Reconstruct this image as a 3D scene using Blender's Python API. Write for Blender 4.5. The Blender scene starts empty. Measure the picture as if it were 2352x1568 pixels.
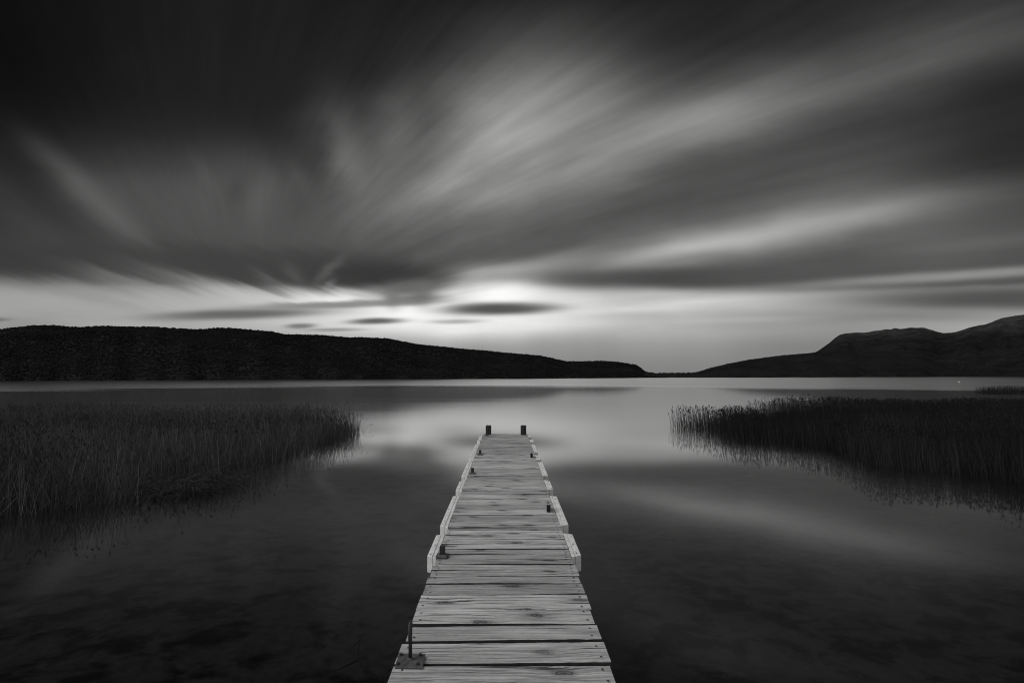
import bpy, math, random
import numpy as np
from mathutils import Vector, Matrix

scene = bpy.context.scene
col = scene.collection
R = math.radians

# ------------------------------------------------------------------ camera
CAM_Z = 2.17            # eye height above the lake (deck is 0.55 m above it)
DECK_Z = 0.55
FPX = 1110.7            # focal length in picture units (picture is 2352 x 1568 units)
PITCH, YAW = R(3.914), R(-0.72)
cam_data = bpy.data.cameras.new('camera')
cam_data.sensor_width = 36.0
cam_data.lens = 17.0
cam_data.clip_end = 6000.0
cam_data.clip_start = 0.05
cam = bpy.data.objects.new('camera', cam_data)
cam.location = (0.015, 0.0, CAM_Z)
cam.rotation_euler = (R(90) + PITCH, 0.0, YAW)
col.objects.link(cam)
scene.camera = cam
CAM = Vector(cam.location)
CROT = cam.rotation_euler.to_matrix()
FWD, RIGHT, UP = CROT @ Vector((0, 0, -1)), CROT @ Vector((1, 0, 0)), CROT @ Vector((0, 1, 0))

def ray(px, py):
    return (FWD + RIGHT * ((px - 1176.0) / FPX) + UP * ((784.0 - py) / FPX))

def on_plane(px, py, z=0.0):
    d = ray(px, py)
    t = (z - CAM.z) / d.z
    return CAM + d * t

def at_dist(px, py, dist):
    d = ray(px, py)
    return CAM + d * (dist / math.hypot(d.x, d.y))

# ------------------------------------------------------------------ exposure
scene.view_settings.view_transform = 'Standard'
scene.view_settings.look = 'None'
scene.view_settings.exposure = 0.0
scene.view_settings.gamma = 1.0
scene.cycles.max_bounces = 8
scene.cycles.diffuse_bounces = 2
scene.cycles.glossy_bounces = 3
scene.cycles.transparent_max_bounces = 12
scene.cycles.caustics_reflective = False
scene.cycles.caustics_refractive = False
scene.cycles.use_denoising = True
scene.cycles.filter_width = 1.1

# ------------------------------------------------------------------ sky
CLEAR = [(-400, 34), (0, 36), (150, 38), (260, 44), (360, 60), (450, 80), (540, 80), (600, 74), (640, 84), (662, 150), (690, 170), (740, 172), (800, 150), (860, 124)]
# cloud streaks on the sky chart: x0, y0, x1, y1, half width, tone (0-255), cover, hardness
STREAKS = [
    (-500, 150, 330, 60, 330, 17, 0.8, 1.0),
    (300, 250, 900, 60, 220, 36, 0.7, 1.0),
    (900, -60, 2000, -60, 110, 24, 0.75, 1.0),
    (1350, 60, 2352, -40, 70, 48, 0.6, 1.0),
    (1900, 20, 2700, -60, 90, 54, 0.7, 1.0),
    (150, 430, 760, 500, 100, 84, 0.75, 1.0),
    (70, 330, 360, 590, 34, 98, 0.7, 1.3),
    (-100, 250, 200, 560, 50, 34, 0.5, 1.0),
    (-200, 400, 60, 540, 110, 46, 0.6, 1.0),
    (480, 380, 640, 480, 70, 84, 0.6, 1.0),
    (448, 365, 486, 450, 20, 86, 0.5, 1.0),
    (606, 390, 586, 510, 30, 96, 0.55, 1.0),
    (672, 370, 692, 450, 22, 96, 0.5, 1.0),
    (540, 400, 530, 470, 24, 62, 0.4, 1.0),
    (980, 470, 1380, 140, 200, 138, 0.9, 1.1),
    (1180, 400, 2000, 170, 120, 114, 0.8, 1.0),
    (1060, 440, 1900, 215, 56, 168, 0.75, 1.0),
    (1050, 410, 1320, 220, 70, 168, 0.75, 1.0),
    (940, 450, 1140, 320, 60, 146, 0.6, 1.0),
    (1150, 330, 1480, 220, 100, 140, 0.5, 1.0),
    (1230, 395, 1440, 235, 24, 124, 0.5, 1.0),
    (825, 490, 775, 250, 50, 122, 0.65, 1.0),
    (880, 480, 900, 240, 70, 112, 0.6, 1.0),
    (900, 430, 940, 220, 50, 102, 0.6, 1.0),
    (690, 440, 740, 200, 46, 62, 0.55, 1.0),
    (1800, 210, 2600, 0, 80, 92, 0.7, 1.0),
    (1200, 540, 2352, 320, 100, 80, 0.75, 1.0),
    (2060, 400, 2600, 300, 110, 38, 0.8, 1.0),
    (1450, 430, 2200, 340, 46, 78, 0.5, 1.0),
    (2150, 500, 2500, 410, 70, 58, 0.6, 1.0),
    (1250, 640, 2150, 450, 66, 122, 0.7, 1.1),
    (1380, 605, 2180, 462, 38, 172, 0.9, 1.1),
    (1430, 592, 1780, 540, 15, 198, 0.65, 1.0),
    (1800, 560, 2400, 470, 40, 96, 0.5, 1.0),
    (1900, 590, 2400, 540, 30, 104, 0.7, 1.0),
    (1150, 640, 1420, 560, 22, 125, 0.5, 1.0),
    (-350, 655, 600, 745, 56, 160, 0.9, 1.3),
    (350, 690, 900, 705, 36, 186, 0.85, 1.2),
    (-250, 640, 200, 655, 18, 152, 0.7, 1.0),
    (-100, 760, 150, 745, 30, 138, 0.7, 1.0),
    (810, 724, 1330, 710, 54, 246, 0.97, 1.4),
    (980, 676, 1250, 664, 42, 265, 1, 1.3),
    (1010, 690, 1120, 640, 26, 255, 0.85, 1.1),
    (980, 700, 1090, 740, 34, 252, 0.85, 1.0),
    (640, 688, 990, 674, 24, 250, 0.92, 1.2),
    (820, 680, 960, 676, 16, 245, 0.7, 1.0),
    (660, 738, 1420, 742, 26, 236, 0.9, 1.2),
    (860, 716, 1040, 712, 22, 252, 0.8, 1.2),
    (1280, 692, 1800, 690, 36, 200, 0.85, 1.2),
    (1250, 690, 1400, 700, 22, 226, 0.6, 1.2),
    (1300, 716, 1620, 706, 10, 222, 0.6, 1.0),
    (1500, 700, 1700, 686, 7, 226, 0.5, 1.0),
    (1620, 738, 1980, 722, 8, 205, 0.6, 1.0),
    (1700, 740, 2200, 760, 40, 142, 0.6, 1.0),
    (1040, 648, 1300, 600, 22, 165, 0.8, 1.0),
    (-300, 560, 260, 625, 52, 60, 0.85, 1.4),
    (150, 570, 720, 640, 46, 66, 0.85, 1.5),
    (480, 600, 1050, 640, 42, 66, 0.9, 1.7),
    (720, 630, 1020, 640, 28, 58, 0.85, 1.8),
    (180, 618, 420, 680, 16, 138, 0.5, 1.0),
    (300, 612, 540, 680, 14, 128, 0.45, 1.0),
    (430, 640, 620, 705, 14, 205, 0.5, 1.0),
    (520, 648, 660, 695, 12, 200, 0.45, 1.0),
    (60, 640, 330, 710, 16, 142, 0.4, 1.0),
    (580, 620, 650, 665, 10, 108, 0.4, 1.0),
    (650, 602, 700, 645, 14, 96, 0.45, 1.2),
    (790, 588, 720, 650, 13, 100, 0.6, 1.2),
    (740, 670, 770, 640, 10, 140, 0.4, 1.2),
    (945, 610, 985, 570, 14, 92, 0.45, 1.0),
    (1240, 642, 2300, 640, 27, 70, 0.95, 1.9),
    (1650, 632, 2400, 590, 26, 92, 0.75, 1.2),
    (1720, 664, 2700, 600, 14, 152, 0.85, 1.2),
    (1940, 690, 2750, 680, 28, 76, 0.9, 1.6),
    (1800, 724, 2400, 727, 15, 120, 0.6, 1.0),
    (850, 668, 1020, 656, 20, 100, 0.9, 1.5),
    (880, 692, 1035, 684, 13, 112, 0.9, 1.4),
    (898, 658, 904, 708, 22, 110, 0.7, 1.1),
    (966, 652, 970, 702, 26, 108, 0.7, 1.1),
    (760, 668, 880, 690, 8, 150, 0.4, 1.0),
    (350, 727, 740, 716, 12, 98, 0.93, 1.5),
    (560, 706, 1000, 694, 9, 124, 0.85, 1.6),
    (1012, 713, 1278, 707, 15, 82, 0.97, 1.6),
    (800, 740, 925, 737, 7, 90, 0.93, 1.4),
    (655, 749, 725, 747, 6, 116, 0.9, 1.5),
    (700, 757, 830, 757, 4, 140, 0.8, 1.3),
    (985, 740, 1110, 738, 5, 165, 0.8, 1.3),
    (-60, 736, 20, 734, 5, 100, 0.8, 1.3),
    (1400, 860, 2100, 850, 48, 124, 0.75, 1.0),
    (1650, 800, 2100, 790, 40, 116, 0.6, 1.0),
]

class Nodes:
    """small helper to write node maths"""
    def __init__(self, tree):
        self.t = tree
        self.n = tree.nodes
        self.l = tree.links
    def new(self, kind, **props):
        n = self.n.new(kind)
        for k, v in props.items():
            setattr(n, k, v)
        return n
    def put(self, sock, v):
        if isinstance(v, bpy.types.NodeSocket):
            self.l.new(v, sock)
        else:
            sock.default_value = v
    def m(self, op, a, b=0.0, c=0.0, clamp=False):
        n = self.new('ShaderNodeMath', operation=op)
        n.use_clamp = clamp
        self.put(n.inputs[0], a); self.put(n.inputs[1], b); self.put(n.inputs[2], c)
        return n.outputs[0]
    def v(self, op, a, b=(0, 0, 0)):
        n = self.new('ShaderNodeVectorMath', operation=op)
        self.put(n.inputs[0], a); self.put(n.inputs[1], b)
        return n.outputs['Value'] if op in ('DOT_PRODUCT', 'LENGTH', 'DISTANCE') else n.outputs[0]
    def xyz(self, x, y=0.0, z=0.0):
        n = self.new('ShaderNodeCombineXYZ')
        self.put(n.inputs[0], x); self.put(n.inputs[1], y); self.put(n.inputs[2], z)
        return n.outputs[0]
    def sep(self, v):
        n = self.new('ShaderNodeSeparateXYZ'); self.put(n.inputs[0], v)
        return n.outputs[0], n.outputs[1], n.outputs[2]
    def noise(self, vec, scale=1.0, detail=3.0, rough=0.5, dist=0.0, dims='3D'):
        n = self.new('ShaderNodeTexNoise', noise_dimensions=dims)
        self.put(n.inputs['Vector'], vec); self.put(n.inputs['Scale'], scale)
        self.put(n.inputs['Detail'], detail); self.put(n.inputs['Roughness'], rough)
        self.put(n.inputs['Distortion'], dist)
        return n.outputs[0]
    def step(self, v, a, b, lo=0.0, hi=1.0):
        n = self.new('ShaderNodeMapRange', interpolation_type='SMOOTHSTEP')
        self.put(n.inputs[0], v); n.inputs[1].default_value = a; n.inputs[2].default_value = b
        n.inputs[3].default_value = lo; n.inputs[4].default_value = hi
        return n.outputs[0]
    def lin(self, v, a, b, lo=0.0, hi=1.0):
        n = self.new('ShaderNodeMapRange')
        self.put(n.inputs[0], v); n.inputs[1].default_value = a; n.inputs[2].default_value = b
        n.inputs[3].default_value = lo; n.inputs[4].default_value = hi
        return n.outputs[0]
    def mix(self, f, a, b):
        n = self.new('ShaderNodeMix', data_type='FLOAT')
        self.put(n.inputs[0], f); self.put(n.inputs[2], a); self.put(n.inputs[3], b)
        return n.outputs[0]

SUN_ELEV, SUN_AZ = R(50), R(-78)      # soft light of the brighter sky over the left shoulder
GLOW_AZ = R(1.0)                      # where the sun is setting behind the clouds
SKY_STRENGTH = 0.1
world = bpy.data.worlds.new('World')
scene.world = world
world.use_nodes = True
wt = world.node_tree
wt.nodes.clear()
W = Nodes(wt)
tc = W.new('ShaderNodeTexCoord').outputs['Generated']
# a flat chart of the half of the sky around north (the jetty's heading): gnomonic, fixed in the world
fz = W.v('DOT_PRODUCT', tc, tuple(FWD))
fzc = W.m('MAXIMUM', fz, 0.12)
cx = W.m('MULTIPLY_ADD', W.m('DIVIDE', W.v('DOT_PRODUCT', tc, tuple(RIGHT)), fzc), FPX, 1176.0)
cy = W.m('MULTIPLY_ADD', W.m('DIVIDE', W.v('DOT_PRODUCT', tc, tuple(UP)), fzc), -FPX, 784.0)
# wind streaks fan out from a point on the skyline
dx = W.m('SUBTRACT', cx, 650.0)
dy = W.m('MAXIMUM', W.m('SUBTRACT', 770.0, cy), 1.0)
th = W.m('ARCTAN2', dy, dx)
rr = W.m('ADD', W.m('SQRT', W.m('MULTIPLY_ADD', dx, dx, W.m('MULTIPLY', dy, dy))), 30.0)
lr = W.m('LOGARITHM', W.m('DIVIDE', rr, 800.0), math.e)
tp = W.m('MULTIPLY_ADD', W.m('MULTIPLY', W.m('SINE', th), 0.3), lr, th)
fade = W.m('MULTIPLY', W.step(rr, 120.0, 470.0), W.step(cx, 450.0, 1200.0, 0.42, 1.0))
n1 = W.noise(W.xyz(W.m('MULTIPLY', tp, 8.0), W.m('MULTIPLY', lr, 2.4)), 1.0, 5.0, 0.5, dims='2D')
n1 = W.m('MULTIPLY', W.m('MULTIPLY', W.m('SUBTRACT', n1, 0.5), 1.05), fade)
n2 = W.noise(W.xyz(W.m('MULTIPLY_ADD', tp, 30.0, 50.0), W.m('MULTIPLY_ADD', lr, 2.0, 9.0)), 1.0, 3.0, 0.5, dims='2D')
n2 = W.m('MULTIPLY', W.m('MULTIPLY', W.m('SUBTRACT', n2, 0.5), 1.1), fade)
hf = W.lin(cy, 900.0, 200.0)
push = W.m('DIVIDE', W.m('MULTIPLY', W.m('MULTIPLY', n1, 95.0), hf), rr)
lo = W.m('SUBTRACT', W.noise(W.xyz(W.m('DIVIDE', cx, 420.0), W.m('DIVIDE', cy, 160.0)), 1.0, 4.0, 0.5, dims='2D'), 0.5)
wx = W.m('ADD', W.m('MULTIPLY_ADD', dx, push, cx), W.m('MULTIPLY', lo, 80.0))
wy = W.m('ADD', W.m('MULTIPLY_ADD', W.m('MULTIPLY', dy, push), -1.0, cy), W.m('MULTIPLY', lo, 32.0))
# slanting wisps under the cloud belt at the left
n3 = W.noise(W.xyz(W.m('DIVIDE', W.m('MULTIPLY_ADD', cx, -0.42, cy), 30.0), W.m('DIVIDE', cx, 300.0)), 1.0, 2.0, 0.5, dims='2D')
low_left = W.m('MULTIPLY', W.step(cx, 1050.0, 550.0), W.step(cy, 708.0, 672.0))
wisp = W.m('MULTIPLY', W.m('SUBTRACT', n3, 0.5), low_left)
nx, ny = (W.m('MULTIPLY_ADD', n2, 26.0, cx), W.m('ADD', W.m('MULTIPLY_ADD', lo, 11.0, cy), W.m('MULTIPLY', wisp, 44.0)))
ramp = W.new('ShaderNodeFloatCurve')
cv = ramp.mapping.curves[0]
pts = [((y + 400.0) / 1260.0, v / 255.0) for y, v in CLEAR]
while len(cv.points) < len(pts):
    cv.points.new(0.5, 0.5)
for p, q in zip(cv.points, pts):
    p.location = q
    p.handle_type = 'AUTO_CLAMPED'
ramp.mapping.update()
W.put(ramp.inputs['Value'], W.lin(wy, -400.0, 860.0))
tone = ramp.outputs[0]
for i, (x0, y0, x1, y1, w, val, cover, hard) in enumerate(STREAKS):
    if i % 6 == 0:      # carrying the tone along keeps the streaks in order
        far_v, near_v = W.xyz(wx, wy, tone), W.xyz(nx, ny, tone)
    n = W.new('ShaderNodeMapping', vector_type='TEXTURE')
    W.put(n.inputs[0], near_v if (w <= 16 or (y0 + y1) / 2 > 600) else far_v)
    n.inputs['Location'].default_value = ((x0 + x1) / 2, (y0 + y1) / 2, 0)
    n.inputs['Rotation'].default_value = (0, 0, math.atan2(y1 - y0, x1 - x0))
    n.inputs['Scale'].default_value = (math.hypot(x1 - x0, y1 - y0) / 2, w, 1e6)
    q = W.v('DOT_PRODUCT', n.outputs[0], n.outputs[0])
    if hard != 1.0:
        q = W.m('POWER', q, hard)
    a = W.m('MULTIPLY', W.m('POWER', 0.36788, q), cover)
    tone = W.mix(a, tone, val / 255.0)
amp = W.m('MULTIPLY_ADD', W.lin(cy, 700.0, 0.0), 0.16, 0.12)
var = W.m('MULTIPLY', amp, W.m('MULTIPLY_ADD', n1, 1.6, W.m('MULTIPLY', n2, 0.65)))
tone = W.m('MULTIPLY', tone, W.m('ADD', var, 1.0))
lum = W.m('MULTIPLY', W.m('POWER', W.m('MAXIMUM', tone, 0.0), 2.2), 1.0 / SKY_STRENGTH)
nish = W.new('ShaderNodeTexSky', sky_type='NISHITA')
nish.sun_disc = False
nish.sun_elevation = SUN_ELEV
nish.sun_rotation = R(180) - SUN_AZ
bw = W.new('ShaderNodeRGBToBW')
wt.links.new(nish.outputs[0], bw.inputs[0])
seen = W.step(fz, 0.12, 0.5)
lum = W.mix(seen, W.m('MULTIPLY', bw.outputs[0], 1.7), lum)
bg = W.new('ShaderNodeBackground')
W.put(bg.inputs[0], W.xyz(lum, W.m('MULTIPLY', lum, 0.998), W.m('MULTIPLY', lum, 0.988)))
bg.inputs[1].default_value = SKY_STRENGTH
wo = W.new('ShaderNodeOutputWorld')
wt.links.new(bg.outputs[0], wo.inputs[0])
world.cycles.sampling_method = 'MANUAL'
world.cycles.sample_map_resolution = 512

# ------------------------------------------------------------------ soft sun
sun_data = bpy.data.lights.new('sun', 'SUN')
sun_data.energy = 1.02
sun_data.angle = R(35)
sun_data.color = (1.0, 1.0, 0.995)
sun = bpy.data.objects.new('sun', sun_data)
to_sun = Vector((math.sin(SUN_AZ) * math.cos(SUN_ELEV), -math.cos(SUN_AZ) * math.cos(SUN_ELEV), math.sin(SUN_ELEV)))
sun.rotation_euler = to_sun.to_track_quat('Z', 'Y').to_euler()
sun.location = (-5, -10, 20)
col.objects.link(sun)

# ------------------------------------------------------------------ helpers
rng = np.random.default_rng(7)
random.seed(7)

def tag(o, label=None, cat=None, group=None, kind=None):
    if label: o['label'] = label
    if cat: o['category'] = cat
    if group: o['group'] = group
    if kind: o['kind'] = kind
    return o

def link(name, mesh, mat=None, parent=None):
    o = bpy.data.objects.new(name, mesh)
    col.objects.link(o)
    if mat is not None and not mesh.materials:
        mesh.materials.append(mat)
    if parent is not None:
        o.parent = parent
    return o

def mesh_np(name, verts, faces, smooth=False):
    """verts (n,3), faces (m,k) all of one size"""
    verts = np.asarray(verts, dtype=np.float32); faces = np.asarray(faces, dtype=np.int32)
    me = bpy.data.meshes.new(name)
    k = faces.shape[1]
    me.vertices.add(len(verts)); me.vertices.foreach_set('co', verts.ravel())
    me.loops.add(faces.size); me.loops.foreach_set('vertex_index', faces.ravel())
    me.polygons.add(len(faces))
    me.polygons.foreach_set('loop_start', np.arange(0, faces.size, k, dtype=np.int32))
    me.polygons.foreach_set('loop_total', np.full(len(faces), k, dtype=np.int32))
    if smooth:
        me.polygons.foreach_set('use_smooth', np.ones(len(faces), dtype=bool))
    me.update(calc_edges=True)
    me.validate()
    return me

class Build:
    """collects shapes into one mesh"""
    def __init__(self):
        self.v = []; self.f = []; self.mi = []
    def add(self, verts, faces, mi=0):
        b = len(self.v)
        self.v += [tuple(p) for p in verts]
        self.f += [[b + i for i in f] for f in faces]
        self.mi += [mi] * len(faces)
    def prism(self, poly, z0, z1, ch=0.0, mi=0, top=None):
        """poly (x,y) counter-clockwise, with a chamfer ch at the top edge"""
        n = len(poly)
        c = np.mean(np.array(poly), axis=0)
        def inset(d):
            out = []
            for i in range(n):
                a, b, e = np.array(poly[i - 1]), np.array(poly[i]), np.array(poly[(i + 1) % n])
                u = (b - a) / np.linalg.norm(b - a); w = (e - b) / np.linalg.norm(e - b)
                n1 = np.array((-u[1], u[0])); n2 = np.array((-w[1], w[0]))
                k = (n1 + n2); k = k / max(1e-6, (1 + n1 @ n2))
                out.append(tuple(b + k * d))
            return out
        rings = [(poly, z0), (poly, z1 - ch)] if ch else [(poly, z0), (poly, z1)]
        if ch: rings.append((inset(ch), z1))
        vs = [(x, y, z) for ring, z in rings for x, y in ring]
        fs = [list(range(n))[::-1]]
        for r in range(len(rings) - 1):
            for i in range(n):
                j = (i + 1) % n
                fs.append([r * n + i, r * n + j, (r + 1) * n + j, (r + 1) * n + i])
        fs.append([(len(rings) - 1) * n + i for i in range(n)])
        self.add(vs, fs, mi)
    def box(self, x0, x1, y0, y1, z0, z1, ch=0.0, mi=0):
        self.prism([(x0, y0), (x1, y0), (x1, y1), (x0, y1)], z0, z1, ch, mi)
    def tube(self, path, radii, n=12, mi=0, caps=True):
        path = [Vector(p) for p in path]
        vs = []; fs = []
        prev = None
        for i, p in enumerate(path):
            t = (path[min(i + 1, len(path) - 1)] - path[max(i - 1, 0)]).normalized()
            a = prev if prev is not None else (Vector((1, 0, 0)) if abs(t.x) < 0.9 else Vector((0, 1, 0)))
            a = (a - t * a.dot(t)).normalized(); b = t.cross(a); prev = a
            r = radii[i] if hasattr(radii, '__len__') else radii
            for k in range(n):
                an = 2 * math.pi * k / n
                vs.append(p + a * (math.cos(an) * r) + b * (math.sin(an) * r))
        for i in range(len(path) - 1):
            for k in range(n):
                j = (k + 1) % n
                fs.append([i * n + k, i * n + j, (i + 1) * n + j, (i + 1) * n + k])
        if caps:
            fs.append(list(range(n))[::-1]); fs.append([(len(path) - 1) * n + k for k in range(n)])
        self.add(vs, fs, mi)
    def make(self, name, mats, parent=None, smooth=False, bevel=0.0):
        me = bpy.data.meshes.new(name)
        me.from_pydata(self.v, [], self.f)
        for m in (mats if isinstance(mats, (list, tuple)) else [mats]):
            me.materials.append(m)
        me.polygons.foreach_set('material_index', self.mi)
        if smooth:
            me.polygons.foreach_set('use_smooth', [True] * len(self.f))
        me.update()
        o = link(name, me, None, parent)
        if bevel:
            md = o.modifiers.new('bevel', 'BEVEL'); md.width = bevel; md.segments = 2; md.limit_method = 'ANGLE'
        return o

def copy_tree(o, parent=None):
    c = o.copy(); col.objects.link(c)
    if parent is not None: c.parent = parent
    for ch in list(o.children): copy_tree(ch, c)
    return c

def grey(v): return (v, v, v, 1.0)

def material(name):
    m = bpy.data.materials.new(name)
    m.use_nodes = True
    m.node_tree.nodes.clear()
    N = Nodes(m.node_tree)
    out = N.new('ShaderNodeOutputMaterial')
    return m, N, out

def principled(N, out, value, rough, bump=None, bump_dist=0.01, spec=0.3):
    p = N.new('ShaderNodeBsdfPrincipled')
    N.put(p.inputs['Base Color'], N.xyz(value, value, value) if isinstance(value, bpy.types.NodeSocket) else grey(value))
    N.put(p.inputs['Roughness'], rough)
    p.inputs['Specular IOR Level'].default_value = spec
    if bump is not None:
        b = N.new('ShaderNodeBump'); b.inputs['Distance'].default_value = bump_dist
        N.put(b.inputs['Height'], bump)
        N.l.new(b.outputs[0], p.inputs['Normal'])
    N.l.new(p.outputs[0], out.inputs[0])
    return p

def attr(N, name):
    a = N.new('ShaderNodeAttribute'); a.attribute_name = name
    return a.outputs['Fac']

def geo_pos(N): return N.new('ShaderNodeNewGeometry').outputs['Position']
def obj_pos(N): return N.new('ShaderNodeTexCoord').outputs['Object']

# ------------------------------------------------------------------ materials
def wood_deck():
    m, N, out = material('weathered_deck_wood')
    x, y, z = N.sep(obj_pos(N))
    bid = attr(N, 'board'); tone = attr(N, 'tone')
    off = N.m('MULTIPLY', bid, 61.7)
    xs = N.m('ADD', x, off)
    # knots: sparse stretched cells
    vo = N.new('ShaderNodeTexVoronoi', voronoi_dimensions='2D')
    kx = N.m('MULTIPLY', xs, 2.1); ky = N.m('MULTIPLY_ADD', y, 5.5, off)
    wob = N.m('MULTIPLY', N.m('SUBTRACT', N.noise(N.xyz(xs, y, off), 14.0, 3.0), 0.5), 0.22)
    N.put(vo.inputs['Vector'], N.xyz(N.m('MULTIPLY_ADD', ky, 0.22, N.m('ADD', kx, wob)), N.m('ADD', ky, wob), 0.0))
    vo.inputs['Scale'].default_value = 1.0
    kd = vo.outputs['Distance']
    rx, ry, rz = N.sep(vo.outputs['Color'])
    pick = N.step(rx, 0.44, 0.48)
    knot = N.m('MULTIPLY', N.step(kd, 0.20, 0.06), pick)
    halo = N.m('MULTIPLY', N.step(kd, 0.55, 0.10), pick)
    # growth lines, bent around knots
    big = N.noise(N.xyz(N.m('MULTIPLY', xs, 0.9), N.m('MULTIPLY', y, 7.0), off), 1.0, 2.0)
    yy = N.m('ADD', N.m('MULTIPLY_ADD', big, 0.018, y), N.m('MULTIPLY', halo, 0.018))
    fine = N.noise(N.xyz(N.m('MULTIPLY', xs, 2.2), N.m('MULTIPLY', yy, 125.0), off), 1.0, 3.0, 0.65)
    med = N.noise(N.xyz(N.m('MULTIPLY', xs, 1.1), N.m('MULTIPLY', yy, 64.0), off), 1.0, 3.0, 0.6)
    rings = N.m('MULTIPLY_ADD', N.m('SINE', N.m('MULTIPLY', yy, 420.0)), 0.5, 0.5)
    ringk = N.m('MULTIPLY_ADD', N.m('SINE', N.m('MULTIPLY', kd, 95.0)), 0.5, 0.5)
    stain = N.noise(N.xyz(N.m('MULTIPLY', xs, 1.7), N.m('MULTIPLY', y, 4.0), off), 1.0, 4.0, 0.6)
    speck = N.noise(N.xyz(N.m('MULTIPLY', xs, 26.0), N.m('MULTIPLY', y, 120.0), off), 1.0, 2.0, 0.6)
    crack_n = N.noise(N.xyz(N.m('MULTIPLY', xs, 1.3), N.m('MULTIPLY', yy, 62.0), N.m('ADD', off, 7.0)), 1.0, 2.0, 0.5)
    crack = N.m('MULTIPLY', N.step(crack_n, 0.615, 0.66), N.step(stain, 0.40, 0.54))
    val = N.m('MULTIPLY_ADD', N.m('SUBTRACT', fine, 0.5), 2.4, 1.0)
    val = N.m('MULTIPLY_ADD', N.m('SUBTRACT', med, 0.5), 1.5, val)
    val = N.m('MULTIPLY_ADD', N.m('SUBTRACT', rings, 0.5), 0.10, val)
    val = N.m('MULTIPLY_ADD', N.m('SUBTRACT', stain, 0.5), 1.1, val)
    val = N.m('MULTIPLY_ADD', N.m('SUBTRACT', speck, 0.5), 0.6, val)
    val = N.m('MULTIPLY', val, N.m('MULTIPLY_ADD', halo, -0.18, 1.0))
    val = N.m('MULTIPLY', val, N.m('SUBTRACT', 1.0, N.m('MULTIPLY', knot, N.m('MULTIPLY_ADD', ringk, 0.40, 0.45))))
    val = N.m('MULTIPLY', val, N.m('MULTIPLY_ADD', crack, -0.82, 1.0))
    val = N.m('MULTIPLY', val, N.m('MULTIPLY', tone, 0.375))
    val = N.m('MINIMUM', N.m('MAXIMUM', val, 0.02), 0.62)
    h = N.m('ADD', N.m('MULTIPLY', fine, 0.5), N.m('MULTIPLY', med, 0.5))
    h = N.m('MULTIPLY_ADD', crack, -1.2, h)
    principled(N, out, val, 0.85, h, 0.004, 0.2)
    return m

def dark_timber(name, lo, hi):
    m, N, out = material(name)
    x, y, z = N.sep(obj_pos(N))
    g = N.noise(N.xyz(N.m('MULTIPLY', x, 60.0), N.m('MULTIPLY', y, 60.0), N.m('MULTIPLY', z, 5.0)), 1.0, 4.0, 0.6)
    val = N.lin(g, 0.3, 0.72, lo, hi)
    principled(N, out, val, 0.85, g, 0.006, 0.2)
    return m

def side_timber():
    m, N, out = material('bearer_timber')
    x, y, z = N.sep(obj_pos(N))
    g = N.noise(N.xyz(N.m('MULTIPLY', x, 20.0), N.m('MULTIPLY', y, 2.0), N.m('MULTIPLY', z, 60.0)), 1.0, 4.0, 0.6)
    principled(N, out, N.lin(g, 0.3, 0.7, 0.03, 0.09), 0.9, g, 0.004, 0.2)
    return m

def white_paint():
    m, N, out = material('white_fender_paint')
    p = obj_pos(N)
    x, y, z = N.sep(p)
    g = N.noise(N.xyz(N.m('MULTIPLY', x, 40.0), N.m('MULTIPLY', y, 3.0), N.m('MULTIPLY', z, 40.0)), 1.0, 4.0, 0.6)
    d = N.noise(p, 9.0, 5.0, 0.65)
    chips = N.step(N.noise(p, 23.0, 3.0, 0.55), 0.665, 0.70)
    base = N.m('ADD', N.lin(g, 0.3, 0.7, 0.64, 0.76), N.lin(d, 0.3, 0.7, -0.20, 0.06))
    low = N.step(z, DECK_Z - 0.09, DECK_Z - 0.16)
    base = N.m('MULTIPLY', base, N.m('MULTIPLY_ADD', N.m('MULTIPLY', low, d), -0.35, 1.0))
    val = N.m('MULTIPLY', base, N.m('MULTIPLY_ADD', chips, -0.7, 1.0))
    principled(N, out, val, 0.55, g, 0.002, 0.3)
    return m

def rusty_steel(name, lo, hi, rough=0.6):
    m, N, out = material(name)
    p = obj_pos(N)
    a = N.noise(p, 38.0, 5.0, 0.65)
    b = N.noise(p, 220.0, 3.0, 0.6)
    val = N.m('MULTIPLY_ADD', N.m('SUBTRACT', b, 0.5), (hi - lo) * 0.5, N.lin(a, 0.32, 0.68, lo, hi))
    principled(N, out, N.m('MAXIMUM', val, 0.01), rough, b, 0.0015, 0.35)
    return m

def flat(name, v, rough=0.8):
    m, N, out = material(name)
    a = N.noise(obj_pos(N), 30.0, 3.0)
    principled(N, out, N.lin(a, 0.3, 0.7, v * 0.7, v * 1.3), rough)
    return m

def reed_mat(name, lo, hi):
    m, N, out = material(name)
    t = attr(N, 'tone')
    n = N.noise(geo_pos(N), 0.5, 3.0)
    val = N.m('MULTIPLY', N.m('MULTIPLY_ADD', t, hi - lo, lo), N.lin(n, 0.3, 0.7, 0.7, 1.3))
    principled(N, out, val, 0.8, spec=0.1)
    return m

def canopy_mat(name, lo, hi, sc=0.06):
    m, N, out = material(name)
    t = attr(N, 'tone')
    n = N.noise(geo_pos(N), sc, 4.0, 0.6)
    val = N.m('MULTIPLY', N.lin(n, 0.35, 0.7, lo, hi), N.m('MULTIPLY_ADD', t, 0.6, 0.7))
    principled(N, out, val, 0.9, spec=0.05)
    return m

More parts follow.
